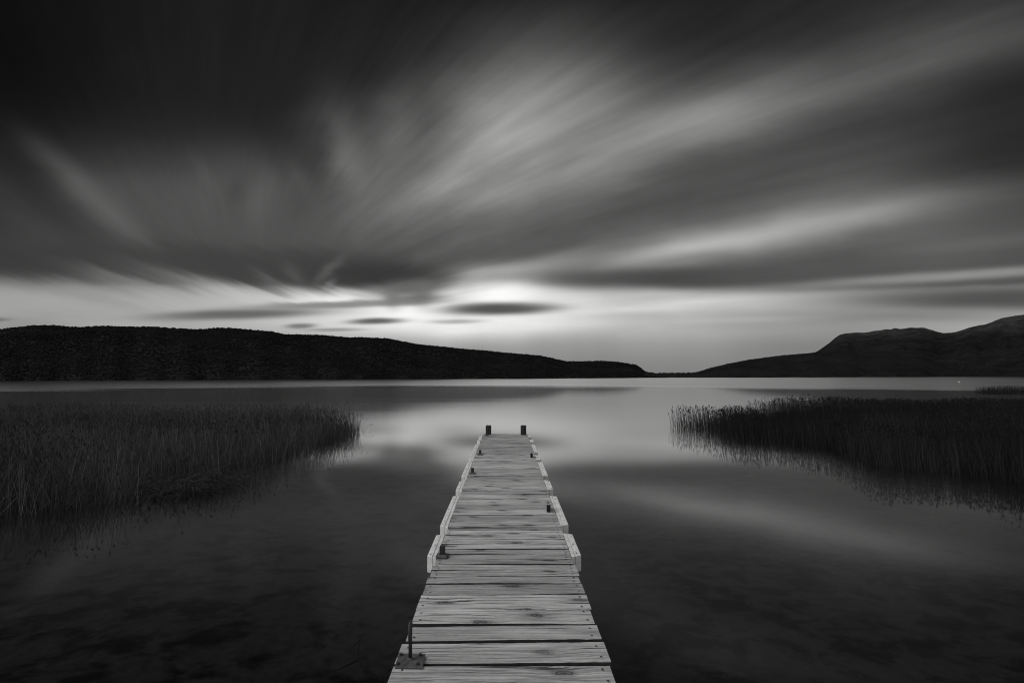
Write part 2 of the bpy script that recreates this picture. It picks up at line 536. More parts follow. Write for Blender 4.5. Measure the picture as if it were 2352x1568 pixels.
def slope_mat(name, lo, hi, sc=0.02):
    m, N, out = material(name)
    p = geo_pos(N)
    x, y, z = N.sep(p)
    n = N.noise(p, sc, 5.0, 0.6)
    f = N.noise(N.xyz(x, y, N.m('MULTIPLY', z, 0.22)), 0.11, 6.0, 0.7)
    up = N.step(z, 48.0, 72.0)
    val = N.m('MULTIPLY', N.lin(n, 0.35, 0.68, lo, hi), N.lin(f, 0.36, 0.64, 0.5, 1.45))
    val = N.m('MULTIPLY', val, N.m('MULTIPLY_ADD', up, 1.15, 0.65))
    principled(N, out, val, 0.95, f, 2.0, spec=0.05)
    return m

def bed_mat():
    m, N, out = material('lake_bed_silt')
    p = geo_pos(N)
    x, y, z = N.sep(p)
    n = N.noise(N.xyz(N.m('MULTIPLY', x, 1.9), N.m('MULTIPLY', y, 2.6), 0.0), 1.0, 5.0, 0.66, 0.3)
    big = N.noise(p, 0.16, 3.0)
    weed = N.step(N.m('ADD', N.m('MULTIPLY', n, 0.75), N.m('MULTIPLY', big, 0.35)), 0.50, 0.64)
    fine = N.noise(p, 9.0, 4.0, 0.65)
    peb = N.step(N.noise(p, 46.0, 2.0), 0.73, 0.78)
    val = N.mix(weed, 0.036, 0.008)
    val = N.m('MULTIPLY', val, N.lin(fine, 0.3, 0.7, 0.72, 1.28))
    val = N.m('MULTIPLY_ADD', peb, 0.03, val)
    principled(N, out, val, 1.0, spec=0.0)
    return m

def water_mat():
    m, N, out = material('lake_water')
    p = geo_pos(N)
    x, y, z = N.sep(p)
    d = N.m('SQRT', N.m('MULTIPLY_ADD', x, x, N.m('MULTIPLY', y, y)))
    # calm near the reeds, wind-ruffled far out; slow cat's paws between
    patch = N.noise(N.xyz(N.m('MULTIPLY', x, 0.014), N.m('MULTIPLY', y, 0.06), 0.0), 1.0, 3.0)
    streaky = N.noise(N.xyz(N.m('MULTIPLY', x, 0.02), N.m('MULTIPLY', y, 0.22), 3.0), 1.0, 4.0, 0.6)
    dn = N.m('ADD', N.m('MULTIPLY_ADD', N.m('SUBTRACT', patch, 0.5), 34.0, d), N.m('MULTIPLY', N.m('SUBTRACT', streaky, 0.5), 24.0))
    near = N.lin(d, 4.0, 26.0, 0.035, 0.08)
    calm = N.m('MULTIPLY', N.step(dn, 30.0, 46.0), 0.02)
    ruffle = N.m('MULTIPLY', N.step(dn, 72.0, 108.0), 0.235)
    rough = N.m('ADD', N.m('SUBTRACT', near, calm), ruffle)
    fr = N.new('ShaderNodeFresnel'); fr.inputs['IOR'].default_value = 1.333
    gl = N.new('ShaderNodeBsdfGlossy', distribution='BECKMANN')
    gl.inputs['Color'].default_value = grey(0.97)
    N.put(gl.inputs['Roughness'], rough)
    N.put(gl.inputs['Anisotropy'], N.step(d, 60.0, 100.0, 0.3, 0.0))      # long low swell coming down the lake
    N.put(gl.inputs['Tangent'], N.xyz(1.0, 0.0, 0.0))
    tr = N.new('ShaderNodeBsdfTransparent'); tr.inputs['Color'].default_value = grey(0.72)
    mx = N.new('ShaderNodeMixShader')
    # the long exposure averages still moments with passing swell: a second, broader lobe
    g2 = N.new('ShaderNodeBsdfAnisotropic', distribution='BECKMANN')
    g2.inputs['Color'].default_value = grey(0.97)
    N.put(g2.inputs['Roughness'], N.m('ADD', rough, N.step(d, 8.0, 17.0, 0.27, 0.16)))
    N.put(g2.inputs['Anisotropy'], N.step(d, 60.0, 100.0, 0.5, 0.0))
    N.put(g2.inputs['Tangent'], N.xyz(1.0, 0.0, 0.0))
    gg = N.new('ShaderNodeMixShader'); N.put(gg.inputs[0], N.m('SUBTRACT', 0.36, N.m('MULTIPLY', N.step(dn, 26.0, 48.0), 0.16)))
    N.l.new(gl.outputs[0], gg.inputs[1]); N.l.new(g2.outputs[0], gg.inputs[2])
    fc = N.new('ShaderNodeFloatCurve')
    c0 = fc.mapping.curves[0]
    pts_ = [(0.0, 0.0), (0.04, 0.022), (0.075, 0.06), (0.15, 0.22), (0.28, 0.47), (0.45, 0.66), (0.65, 0.80), (1.0, 1.0)]
    while len(c0.points) < len(pts_): c0.points.new(0.5, 0.5)
    for p_, q_ in zip(c0.points, pts_):
        p_.location = q_; p_.handle_type = 'AUTO_CLAMPED'
    fc.mapping.update()
    N.put(fc.inputs['Value'], fr.outputs[0])
    N.l.new(fc.outputs[0], mx.inputs[0]); N.l.new(tr.outputs[0], mx.inputs[1]); N.l.new(gg.outputs[0], mx.inputs[2])
    N.l.new(mx.outputs[0], out.inputs[0])
    return m

M_DECK = wood_deck()
M_EDGE_SHADE = flat('board_edge_gap_shade', 0.035, 0.9)  # shade of the gaps, painted as near-black on board sides and undersides
M_NAIL = flat('nail_steel', 0.02, 0.6)
M_PILE = dark_timber('tarred_pile_timber', 0.012, 0.05)
M_BEAR = side_timber()
M_WHITE = white_paint()
M_STEEL = rusty_steel('dark_rusty_steel', 0.012, 0.035)
M_PLATE = rusty_steel('worn_plate_steel', 0.03, 0.10)
M_BLOCK = rusty_steel('worn_block_timber', 0.16, 0.34, 0.9)
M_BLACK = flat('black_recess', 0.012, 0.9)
M_REED = reed_mat('dry_reed', 0.022, 0.13)
M_REEDR = reed_mat('dark_reed', 0.008, 0.035)
M_CANOPY = canopy_mat('dark_bush_canopy', 0.0045, 0.0125, 0.035)
M_CANOPYR = canopy_mat('far_bush_canopy', 0.010, 0.020, 0.02)
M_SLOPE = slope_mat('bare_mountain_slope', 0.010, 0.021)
M_GROUND = slope_mat('forest_ground', 0.012, 0.02)
M_WATER = water_mat()
M_BED = bed_mat()

# ------------------------------------------------------------------ water and lake bed
def ring_grid(name, radii, nseg, zfun):
    vs = [(0, 8, zfun(0, 8))]
    for r in radii:
        for k in range(nseg):
            a = 2 * math.pi * k / nseg
            x, y = math.cos(a) * r, 8 + math.sin(a) * r
            vs.append((x, y, zfun(x, y)))
    fs = [[0, 1 + k, 1 + (k + 1) % nseg] for k in range(nseg)]
    for i in range(len(radii) - 1):
        for k in range(nseg):
            j = (k + 1) % nseg
            fs.append([1 + i * nseg + k, 1 + (i + 1) * nseg + k, 1 + (i + 1) * nseg + j, 1 + i * nseg + j])
    me = bpy.data.meshes.new(name)
    me.from_pydata(vs, [], fs); me.update()
    return me

water = link('water', ring_grid('water', [20, 60, 200, 600, 2000, 4500], 48, lambda x, y: 0.0), M_WATER)
tag(water, kind='structure')
def bed_z(x, y):
    r = math.hypot(x, y)
    return -0.42 - 0.012 * max(0.0, r - 6) - 0.05 * math.sin(x * 1.3) * math.sin(y * 0.9) if r < 300 else -4.0
bed = link('lake_bed', ring_grid('lake_bed', [1.5 * 1.22 ** i for i in range(40)], 72, bed_z), M_BED)
tag(bed, kind='structure')

# ------------------------------------------------------------------ hills
def poly_at(pts, x):
    return float(np.interp(x, [p[0] for p in pts], [p[1] for p in pts]))

def value_noise(x, y, seed):
    g = np.random.default_rng(seed).random((256, 256))
    i = np.floor(x).astype(int); j = np.floor(y).astype(int)
    a = x - i; b = y - j; a = a * a * (3 - 2 * a); b = b * b * (3 - 2 * b)
    q = lambda p, r: g[p % 256, r % 256]
    return (q(i, j) * (1 - a) + q(i + 1, j) * a) * (1 - b) + (q(i, j + 1) * (1 - a) + q(i + 1, j + 1) * a) * b

def hill(name, ridge, base, x0, x1, step, depth, bump, mat, drop=0.0, rows=26, power=0.85, gully=0.0, seed=3, base_dist=None):
    """terrain between a shoreline and a skyline, with its far side falling back to the water"""
    xs = np.arange(x0, x1 + step, step)
    G = np.zeros((len(xs), rows + 8, 3))
    for i, px in enumerate(xs):
        if base_dist is None:
            S = on_plane(px, poly_at(base, px) + 0.22 * math.sin(px * 0.021 + seed) * math.sin(px * 0.0537 + 2 * seed), 0.0)
        else:
            S = at_dist(px, 862.0, base_dist); S.z = 0.0
        ds = math.hypot(S.x - CAM.x, S.y - CAM.y)
        crest = 1.3 * (value_noise(np.array([px / 9.0]), np.array([seed * 1.7]), seed)[0] - 0.5) if base_dist else 0.0
        T = at_dist(px, poly_at(ridge, px) + drop + crest, ds * depth)
        for j in range(rows + 8):
            t = j / (rows - 1)
            if t <= 1:
                P = S.lerp(T, t); z = max(T.z, 0.5) * t ** power
                G[i, j] = (P.x, P.y, z - (0.4 if j == 0 else 0))
            else:
                u = (j - rows + 1) / 8
                P = S.lerp(T, 1 + u * 0.6)
                G[i, j] = (P.x, P.y, max(T.z, 0.5) * (1 - u ** 1.5) - (0.6 if u >= 1 else 0))
    n = sum(value_noise(G[..., 0] / (s), G[..., 1] / (s), seed + k) * w for k, (s, w) in enumerate([(40, 1.0), (17, 0.5), (7, 0.25)]))
    t = np.clip(np.arange(rows + 8) / (rows - 1), 0, 2)
    env = np.clip(np.minimum(t * 2, np.abs(1 - t) * 2.5), 0, 1)
    G[..., 2] += (n - 0.87) * bump * env[None, :]
    if gully:
        u = np.arange(len(xs))[:, None] * step / 14.0 + np.zeros_like(t)[None, :]
        G[..., 2] -= gully * value_noise(u, t[None, :] * 1.5 + u * 0.03, seed + 9) * np.clip(env, 0, 1)[None, :]
    nx, ny = len(xs), rows + 8
    idx = np.arange(nx * ny).reshape(nx, ny)
    f = np.stack([idx[:-1, :-1], idx[1:, :-1], idx[1:, 1:], idx[:-1, 1:]], -1).reshape(-1, 4)
    o = link(name, mesh_np(name, G.reshape(-1, 3), f, True), mat)
    tag(o, kind='structure')
    return o, G, rows

ICO_V, ICO_F = None, None
def ico():
    global ICO_V, ICO_F
    if ICO_V is None:
        p = (1 + 5 ** 0.5) / 2
        v = np.array([(-1, p, 0), (1, p, 0), (-1, -p, 0), (1, -p, 0), (0, -1, p), (0, 1, p), (0, -1, -p), (0, 1, -p), (p, 0, -1), (p, 0, 1), (-p, 0, -1), (-p, 0, 1)], float)
        ICO_V = v / np.linalg.norm(v[0])
        ICO_F = np.array([(0, 11, 5), (0, 5, 1), (0, 1, 7), (0, 7, 10), (0, 10, 11), (1, 5, 9), (5, 11, 4), (11, 10, 2), (10, 7, 6), (7, 1, 8), (3, 9, 4), (3, 4, 2), (3, 2, 6), (3, 6, 8), (3, 8, 9), (4, 9, 5), (2, 4, 11), (6, 2, 10), (8, 6, 7), (9, 8, 1)])
    return ICO_V, ICO_F

def canopy(name, G, rows, count, rmin, rmax, mat, ridge_extra, seed, tmin=0.0):
    """bush canopy as thousands of ragged leaf clumps over a hill"""
    r = np.random.default_rng(seed)
    nx = G.shape[0]
    n = count + ridge_extra
    ci = r.random(n) * (nx - 1.001)
    tj = tmin + (1 - tmin) * r.random(n) ** 1.0 * (rows - 1) / (rows - 1)
    tj[count:] = 1 - 0.03 * r.random(ridge_extra)
    tj = tj * (rows - 1)
    i = ci.astype(int); j = np.minimum(tj.astype(int), rows - 1)
    a = (ci - i)[:, None]; b = (tj - j)[:, None]
    P = (G[i, j] * (1 - a) + G[i + 1, j] * a) * (1 - b) + (G[i, j + 1] * (1 - a) + G[i + 1, j + 1] * a) * b
    dist = np.hypot(P[:, 0], P[:, 1])
    rad = (rmin + (rmax - rmin) * r.random(n) ** 2.2) * dist / 200.0
    rad[count:] *= 0.5
    V, F = ico()
    ang = r.random(n) * 6.283
    ca, sa = np.cos(ang), np.sin(ang)
    jit = 1 + (r.random((n, 12, 1)) - 0.5) * 0.6
    v = V[None] * jit
    vx = v[..., 0] * ca[:, None] - v[..., 1] * sa[:, None]
    vy = v[..., 0] * sa[:, None] + v[..., 1] * ca[:, None]
    zs = 0.45 + 0.4 * r.random(n)
    out = np.stack([vx, vy, v[..., 2] * zs[:, None]], -1) * rad[:, None, None] + P[:, None, :] + np.array([0, 0, 0.25])[None, None] * rad[:, None, None]
    f = (F[None] + (np.arange(n) * 12)[:, None, None]).reshape(-1, 3)
    me = mesh_np(name, out.reshape(-1, 3), f)
    at = me.attributes.new('tone', 'FLOAT', 'POINT')
    at.data.foreach_set('value', np.repeat(r.random(n).astype(np.float32), 12))
    return link(name, me, mat)

SHORE = [(-900, 877), (0, 874.5), (1176, 870), (1500, 867.5), (2352, 865), (3200, 863.6)]
LEFT_RIDGE = [(-900, 770), (-500, 742), (-200, 760), (0, 753), (75, 744.5), (120, 744), (170, 748), (235, 745.5), (350, 747.5), (440, 753), (475, 752), (502, 749), (540, 751), (625, 758), (655, 764), (735, 766), (805, 772), (820, 771), (895, 774), (920, 780), (970, 789), (1080, 799), (1176, 808), (1246, 814), (1301, 827), (1340, 827), (1381, 826), (1426, 829), (1461, 835), (1470, 841), (1476, 847), (1483.5, 856), (1500, 858), (1540, 866)]
h1, G1, r1 = hill('forested_hill', LEFT_RIDGE, SHORE, -900, 1530, 6, 1.6, 5.0, M_GROUND, drop=3.5, seed=5)
c1 = canopy('hill_forest', G1, r1, 90000, 0.12, 0.42, M_CANOPY, 2600, 11)
tag(c1, 'dark bush covering the long low hill across the lake', 'forest', kind='stuff')

SPIT_RIDGE = [(1440, 858), (1480, 856.3), (1520, 857), (1596, 856), (1640, 856), (1700, 858)]
h2, G2, r2 = hill('far_shore', SPIT_RIDGE, [(1440, 867), (1700, 866.5)], 1440, 1700, 6, 1.25, 0.3, M_GROUND, drop=1.0, rows=10, seed=6)
c2 = canopy('shore_scrub', G2, r2, 1500, 0.25, 0.6, M_CANOPYR, 300, 12)
tag(c2, 'thin line of scrub along the low gap between the two hills', 'scrub', kind='stuff')

LOW_RIDGE = [(1560, 862), (1596, 854), (1628, 843.5), (1670, 833), (1716, 824), (1760, 818), (1801, 813), (1876, 807), (1950, 803), (2050, 804), (2150, 808), (2250, 806), (2352, 802), (2800, 790), (3300, 800)]
h3, G3, r3 = hill('forested_foothill', LOW_RIDGE, SHORE, 1575, 3200, 6, 1.5, 5.0, M_GROUND, drop=2.5, seed=7)
c3 = canopy('foothill_forest', G3, r3, 40000, 0.09, 0.28, M_CANOPYR, 1500, 13)
tag(c3, 'dark bush on the lower slopes under the bare mountain', 'forest', kind='stuff')

MTN_RIDGE = [(1780, 850), (1840, 822), (1876, 807), (1906, 787), (1918, 776), (1928, 768.5), (1940, 766), (1966, 763), (1985, 763.5), (2036, 756), (2046, 757), (2056, 753), (2066, 755.5), (2091, 752), (2123, 752.5), (2141, 758), (2166, 765), (2186, 764), (2206, 759), (2226, 752), (2251, 746), (2262, 745.5), (2271, 742), (2301, 730), (2326, 726), (2352, 722), (2450, 712), (2700, 730), (3200, 800)]
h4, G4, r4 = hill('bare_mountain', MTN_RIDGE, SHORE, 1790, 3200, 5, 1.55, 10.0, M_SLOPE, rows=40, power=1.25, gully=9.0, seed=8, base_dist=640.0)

# ------------------------------------------------------------------ reeds
def inside(poly, x, y):
    n = len(poly); c = np.zeros(len(x), bool)
    for i in range(n):
        x0, y0 = poly[i]; x1, y1 = poly[i - 1]
        hit = ((y0 > y) != (y1 > y)) & (x < (x1 - x0) * (y - y0) / (y1 - y0 + 1e-12) + x0)
        c ^= hit
    return c

def edge_dist(poly, x, y):
    d = np.full(len(x), 1e9)
    for i in range(len(poly)):
        ax, ay = poly[i]; bx, by = poly[i - 1]
        vx, vy = bx - ax, by - ay
        t = np.clip(((x - ax) * vx + (y - ay) * vy) / (vx * vx + vy * vy + 1e-9), 0, 1)
        d = np.minimum(d, np.hypot(x - ax - t * vx, y - ay - t * vy))
    return d

def blades(base, hgt, lean, lean_az, curl, width, tone, heads, r, seg=4):
    """ribbons rising from base points, each bending over towards its lean direction"""
    n = len(base)
    t = np.linspace(0, 1, seg + 1)
    ang = lean[:, None] + curl[:, None] * t[None, :] ** 1.6
    dl = (hgt / seg)[:, None]
    hx = np.concatenate([np.zeros((n, 1)), np.cumsum(np.sin(ang[:, 1:]) * dl, 1)], 1)
    hz = np.concatenate([np.zeros((n, 1)), np.cumsum(np.cos(ang[:, 1:]) * dl, 1)], 1)
    C = np.stack([base[:, 0:1] + hx * np.cos(lean_az)[:, None], base[:, 1:2] + hx * np.sin(lean_az)[:, None], base[:, 2:3] + hz], -1)
    fa = r.random(n) * math.pi
    side = np.stack([np.cos(fa), np.sin(fa), np.zeros(n)], -1)
    w = width[:, None] * (1 - 0.72 * t[None, :] ** 1.5) * 0.5
    Lp = C - side[:, None] * w[..., None]; Rp = C + side[:, None] * w[..., None]
    V = np.stack([Lp, Rp], 2).reshape(n, -1, 3)
    k = 2 * (seg + 1)
    f = np.array([(2 * s, 2 * s + 1, 2 * s + 3, 2 * s + 2) for s in range(seg)])
    F = (f[None] + (np.arange(n) * k)[:, None, None]).reshape(-1, 4)
    T = np.repeat(tone, k)
    V = V.reshape(-1, 3)
    hid = np.nonzero(heads)[0]
    if len(hid):
        # brown seed heads: a little bunch of crossed kite shapes just under the tip
        tip = C[hid, -1]; m = len(hid)
        hv = []; hf = []; b0 = len(V)
        for q in range(3):
            a = r.random(m) * 6.283
            off = np.stack([np.cos(a) * 0.014, np.sin(a) * 0.014, (r.random(m) - 0.6) * 0.05], -1) * (q > 0)
            c = tip + off
            s1 = np.stack([np.cos(a + 1), np.sin(a + 1), np.zeros(m)], -1) * (0.007 + 0.008 * r.random(m))[:, None]
            h = np.stack([np.zeros(m), np.zeros(m), 0.012 + 0.018 * r.random(m)], -1)
            s2 = np.stack([np.cos(a + 2.57), np.sin(a + 2.57), np.zeros(m)], -1) * 0.009
            hv += [np.stack([c - h, c + s1, c + h, c - s1], 1), np.stack([c - h, c + s2, c + h, c - s2], 1)]
        HV = np.concatenate(hv, 0)
        V = np.concatenate([V, HV.reshape(-1, 3)])
        F = np.concatenate([F, (np.arange(len(HV)) * 4)[:, None] + np.arange(4)[None] + b0])
        T = np.concatenate([T, np.full(len(HV) * 4, 0.12)])
    return V, F, T

def reed_mesh(name, parts, mat):
    V, F, T, b = [], [], [], 0
    for v, f, t in parts:
        V.append(v); F.append(f + b); T.append(t); b += len(v)
    me = mesh_np(name, np.concatenate(V), np.concatenate(F))
    a = me.attributes.new('tone', 'FLOAT', 'POINT')
    a.data.foreach_set('value', np.concatenate(T).astype(np.float32))
    return link(name, me, mat)

def bed_points(outline, per_m2, r, edge_soft=0.8, thin_far=True):
    poly = [tuple(on_plane(x, y, 0.0)[:2]) for x, y in outline]
    P = np.array(poly)
    lo_, hi_ = P.min(0), P.max(0)
    area = np.prod(hi_ - lo_)
    n = int(area * per_m2)
    x = lo_[0] + r.random(n) * (hi_[0] - lo_[0]); y = lo_[1] + r.random(n) * (hi_[1] - lo_[1])
    k = inside(poly, x, y); x, y = x[k], y[k]
    d = edge_dist(poly, x, y)
    clump = value_noise(x / 0.35 + 40, y / 0.35 + 40, 77)
    keep = r.random(len(x)) < np.clip(0.5 + d / edge_soft, 0, 1) * (0.45 + 0.75 * clump)
    return x[keep], y[keep], d[keep]

def reed_bed(name, outline, per_m2, hmean, mat, seed, wind_az, wind, width, mats=None, extra=None, edge_soft=0.8, head_p=0.3, bend_p=0.07, thin=None):
    r = np.random.default_rng(seed)
    x, y, d = bed_points(outline, per_m2, r, edge_soft)
    hk = np.ones(len(x))
    if thin is not None:
        p_keep, hk = thin(x, y)
        k = r.random(len(x)) < p_keep
        x, y, d, hk = x[k], y[k], d[k], hk[k]
    n = len(x)
    base = np.stack([x, y, np.full(n, -0.25)], -1)
    patch = value_noise(x / 2.3 + 9, y / 2.3 + 9, seed + 1)
    h = hmean * (0.72 + 0.30 * patch + 0.26 * (r.random(n) - 0.5)) + 0.25
    short = r.random(n) < 0.35
    h = np.where(short, h * (0.45 + 0.4 * r.random(n)), h)
    h = h * np.clip(0.80 + d / 2.5, 0.0, 1.0) * hk
    lean = np.abs(r.normal(0.0, 0.10, n)) + 0.02
    az = np.where(r.random(n) < 0.5, wind_az + r.normal(0, 0.8, n), r.random(n) * 6.283)
    curl = np.abs(r.normal(0.0, wind, n))
    bent = r.random(n) < bend_p
    curl = np.where(bent, 1.2 + r.random(n) * 1.2, curl)
    lean = np.where(r.random(n) < 0.05, 0.5 + r.random(n) * 0.5, lean)
    tone = np.clip(0.15 + 0.5 * r.random(n) ** 2 + 0.35 * (patch - 0.5), 0, 1)
    tone = np.where(r.random(n) < 0.09, 0.9 + 0.9 * r.random(n), tone)
    wd = width * (0.6 + 0.8 * r.random(n))
    if mats is not None:
        flat_ = mats(x, y)
        lean = np.where(flat_, 1.05 + 0.45 * r.random(n), lean)
        az = np.where(flat_, -0.45 + r.normal(0, 0.6, n), az)
        h = np.where(flat_, h * 0.9, h)
        base[:, 2] = np.where(flat_, -0.05 + 0.14 * r.random(n), base[:, 2])
        tone = np.where(flat_, tone * 0.45, tone)
    heads = (r.random(n) < head_p) & ~short & ~bent
    parts = [blades(base, h, lean, az, curl, wd, tone, heads, r)]
    if extra is not None:
        parts += extra(r)
    return reed_mesh(name, parts, mat)

LEFT_BED = [(-420, 1225), (-200, 1208), (0, 1190), (110, 1180), (200, 1166), (330, 1148), (430, 1141), (485, 1126), (545, 1103), (640, 1058), (700, 1040), (760, 1018), (822, 1000), (830, 990), (800, 982), (740, 976), (650, 972), (300, 971), (0, 970), (-420, 966)]
def flat_left(x, y):
    q = [tuple(on_plane(a, b, 0.0)[:2]) for a, b in [(250, 1120), (330, 1149), (430, 1143), (520, 1116), (560, 1090), (430, 1095)]]
    return inside(q, x, y)
def left_extra(r):
    out = []
    # stray bent stalks standing off the tip of the bed
    pts = [(826, 992, 0.62, 0.05, 0.06), (831, 994, 0.55, 0.10, 1.9), (834, 996, 0.62, 0.35, 1.3), (829, 990, 0.5, 0.02, 2.3), (823, 997, 0.7, 0.0, 0.1)]
    b = np.array([tuple(on_plane(p[0], p[1], -0.1)) for p in pts])
    k = len(pts)
    out.append(blades(b, np.array([p[2] + 0.1 for p in pts]), np.array([p[3] for p in pts]), np.full(k, -0.1), np.array([p[4] for p in pts]), np.full(k, 0.009), np.full(k, 0.2), np.array([True, True, False, True, False]), r, seg=10))
    # taller stems with seed heads leaning out of the thin end of the bed
    k = 90
    px_ = r.uniform(722, 822, k)
    b = np.array([tuple(on_plane(float(a_), float(r.uniform(984, 1000)), -0.2)) for a_ in px_])
    out.append(blades(b, r.uniform(0.95, 1.38, k), np.abs(r.normal(0.12, 0.1, k)), math.pi + r.normal(0, 0.5, k), np.abs(r.normal(0.25, 0.2, k)), np.full(k, 0.007), np.full(k, 0.1), r.random(k) < 0.6, r, seg=6))
    return out
lb = reed_bed('reed_bed', LEFT_BED, 460, 0.98, M_REED, 21, math.pi * 0.95, 0.5, 0.0078, flat_left, left_extra, 0.6, 0.10, 0.16)
tag(lb, 'bed of pale grassy reeds left of the jetty with a flattened patch at its edge', 'reeds', 'reed beds in the lake', 'stuff')
TIP_X = on_plane(1528, 980).x
def right_thin(x, y):
    # the bed starts as a few open stems and thickens to the right, where it also stands taller
    u = x - TIP_X
    ragged = value_noise(x / 0.5 + 7, y / 0.5 + 3, 55)
    return np.clip(0.10 + u / 2.8, 0.1, 1.0) * np.where(u < 2.5, 0.55 + 0.9 * ragged, 1.0), np.where(u < 4.2, 0.84, 1.0) + 0.16 * (ragged - 0.5)
RIGHT_BED = [(1531, 980), (1560, 986), (1593, 989), (1633, 1005), (1699, 1016), (1786, 1020), (1859, 1026), (1917, 1033), (1965, 1060), (2041, 1076), (2129, 1084), (2242, 1092), (2296, 1103), (2352, 1114), (2500, 1150), (2800, 1200), (3000, 960), (2352, 959), (1900, 960), (1800, 963), (1770, 970), (1640, 973), (1560, 974)]
rb = reed_bed('reed_bed', RIGHT_BED, 460, 1.08, M_REEDR, 22, math.pi * 0.9, 0.16, 0.0085, None, None, 0.5, 0.35, 0.05, right_thin)
tag(rb, 'dark upright reeds with brown seed heads right of the jetty', 'reeds', 'reed beds in the lake', 'stuff')
FAR_BED = [(2238, 903), (2275, 904.5), (2420, 905), (2800, 906), (2800, 899), (2420, 899), (2280, 899.5), (2240, 901)]
fb = reed_bed('reed_bed', FAR_BED, 60, 0.85, M_REEDR, 23, 3.0, 0.12, 0.02, None, None, 0.8, 0.0)
tag(fb, 'small far patch of dark reeds out beyond the right reed bed', 'reeds', 'reed beds in the lake', 'stuff')

# ------------------------------------------------------------------ jetty
def deck_y(py, px=1158.0):
    return on_plane(px, py, DECK_Z).y

jetty = bpy.data.objects.new('jetty', None)
jetty.location = (0, 0, 0)
col.objects.link(jetty)
tag(jetty, 'long narrow jetty of weathered grey boards with white fenders running out into the lake', 'jetty')

HALF = 0.602
# seams between boards, nearest first: picture height of each seam and its gap in millimetres
SEAMS = [(1524, 15), (1471, 16), (1433, 15), (1399, 9), (1364, 4), (1339.5, 12), (1323, 7), (1308.5, 8), (1295, 10), (1282.7, 8), (1271, 7), (1259.6, 6), (1248, 7), (1237.4, 8), (1227, 10), (1217, 2), (1210.5, 8), (1195.5, 10), (1181, 5), (1169.5, 11), (1157, 2), (1145.6, 8), (1135, 9), (1125.7, 10), (1116.5, 5), (1108, 4), (1100.4, 5), (1092.7, 9), (1084.5, 3), (1076, 5), (1068, 3), (1062.5, 5), (1057.5, 6), (1053, 7), (1047.6, 8), (1042.8, 4), (1038.0, 8), (1033.6, 4), (1029.3, 9), (1025.2, 4), (1021.2, 5), (1016.7, 10), (1010.4, 10), (1005.6, 4), (1001.6, 8), (996.4, 0)]
edges = [(deck_y(p), g * (2.0 if p > 1280 else 2.4 if p > 1150 else 2.8) / 1000.0) for p, g in SEAMS]
y = edges[0][0]
back = []
while y > -2.2:
    y -= 0.21 + random.uniform(-0.02, 0.02)
    back.append((y, random.uniform(0.012, 0.022)))
edges = back[::-1] + edges
first_near = len(back)
DECK_END = edges[-1][0]
SPECIAL = {first_near + 4: 0.72, first_near + 9: 0.80, first_near + 7: 0.88, first_near + 3: 1.06, first_near - 1: 0.92}
verts, faces, mats_i, bid_a, tone_a = [], [], [], [], []
SEG = 26
for b in range(len(edges) - 1):
    y0 = edges[b][0] + edges[b][1] / 2; y1 = edges[b + 1][0] - edges[b + 1][1] / 2
    bid = random.random() + b * 0.0137
    tone = SPECIAL.get(b, random.uniform(0.74, 1.13))
    if b > len(edges) - 14: tone *= 0.9
    free = 0.012 if y1 < deck_y(1290) else 0.001
    xl, xr = -HALF + random.uniform(-free, 0.008), HALF + random.uniform(-0.008, free)
    dz = random.uniform(-0.0014, 0.0014); tilt = random.uniform(-0.0012, 0.0012); roll = random.uniform(-0.004, 0.004)
    skew = random.uniform(-0.006, 0.004)
    ph = random.random() * 9
    base = len(verts)
    th_ = 0.045; c = 0.0035
    for s in range(SEG + 1):
        u = s / SEG
        x = xl + (xr - xl) * u
        e0 = 0.0022 * math.sin(u * 17 + ph) * math.sin(u * 41 + 2 * ph) + random.uniform(-0.0012, 0.0012)
        e1 = 0.0022 * math.sin(u * 15 + 3 * ph) * math.sin(u * 37 + ph) + random.uniform(-0.0012, 0.0012)
        sh = skew * (u - 0.5) * 2
        z = DECK_Z + dz + roll * (u - 0.5) + 0.003 * math.sin(u * 3.1 + ph)
        cup = random.uniform(-0.0005, 0.0005)
        a0, a1 = y0 + e0 + sh, y1 + e1 + sh
        ring = [(a0, z - th_), (a0, z - c - tilt), (a0 + c, z - tilt), (a0 * .5 + a1 * .5, z + cup - 0.001), (a1 - c, z + tilt), (a1, z - c + tilt), (a1, z - th_)]
        for (yy, zz) in ring:
            verts.append((x, yy, zz)); bid_a.append(bid); tone_a.append(tone)
    K = 7
    for s in range(SEG):
        for k in range(K):
            k2 = (k + 1) % K
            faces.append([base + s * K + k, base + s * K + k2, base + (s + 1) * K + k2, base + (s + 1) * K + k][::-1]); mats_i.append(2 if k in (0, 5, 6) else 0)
    faces.append([base + k for k in range(K)]); mats_i.append(0)
    faces.append([base + SEG * K + k for k in range(K)][::-1]); mats_i.append(0)
    # nail heads, two at each end
    for side in (-1, 1):
        for fr in ((0.2, 0.8) if (y1 - y0) > 0.1 else (0.35,)):
            if random.random() < 0.12: continue
            nx_, ny_ = side * (HALF - 0.045 + random.uniform(-0.012, 0.012)), y0 + (y1 - y0) * (fr + random.uniform(-0.06, 0.06))
            q = len(verts)
            for k in range(8):
                an = k * math.pi / 4
                verts.append((nx_ + 0.0075 * math.cos(an), ny_ + 0.0075 * math.sin(an), DECK_Z + dz + roll * 0.5 * side + 0.0035)); bid_a.append(bid); tone_a.append(tone)
            faces.append([q + k for k in range(8)]); mats_i.append(1)
me = bpy.data.meshes.new('deck')
me.from_pydata(verts, [], faces)
me.materials.append(M_DECK); me.materials.append(M_NAIL); me.materials.append(M_EDGE_SHADE)
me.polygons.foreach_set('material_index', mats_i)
a = me.attributes.new('board', 'FLOAT', 'POINT'); a.data.foreach_set('value', bid_a)
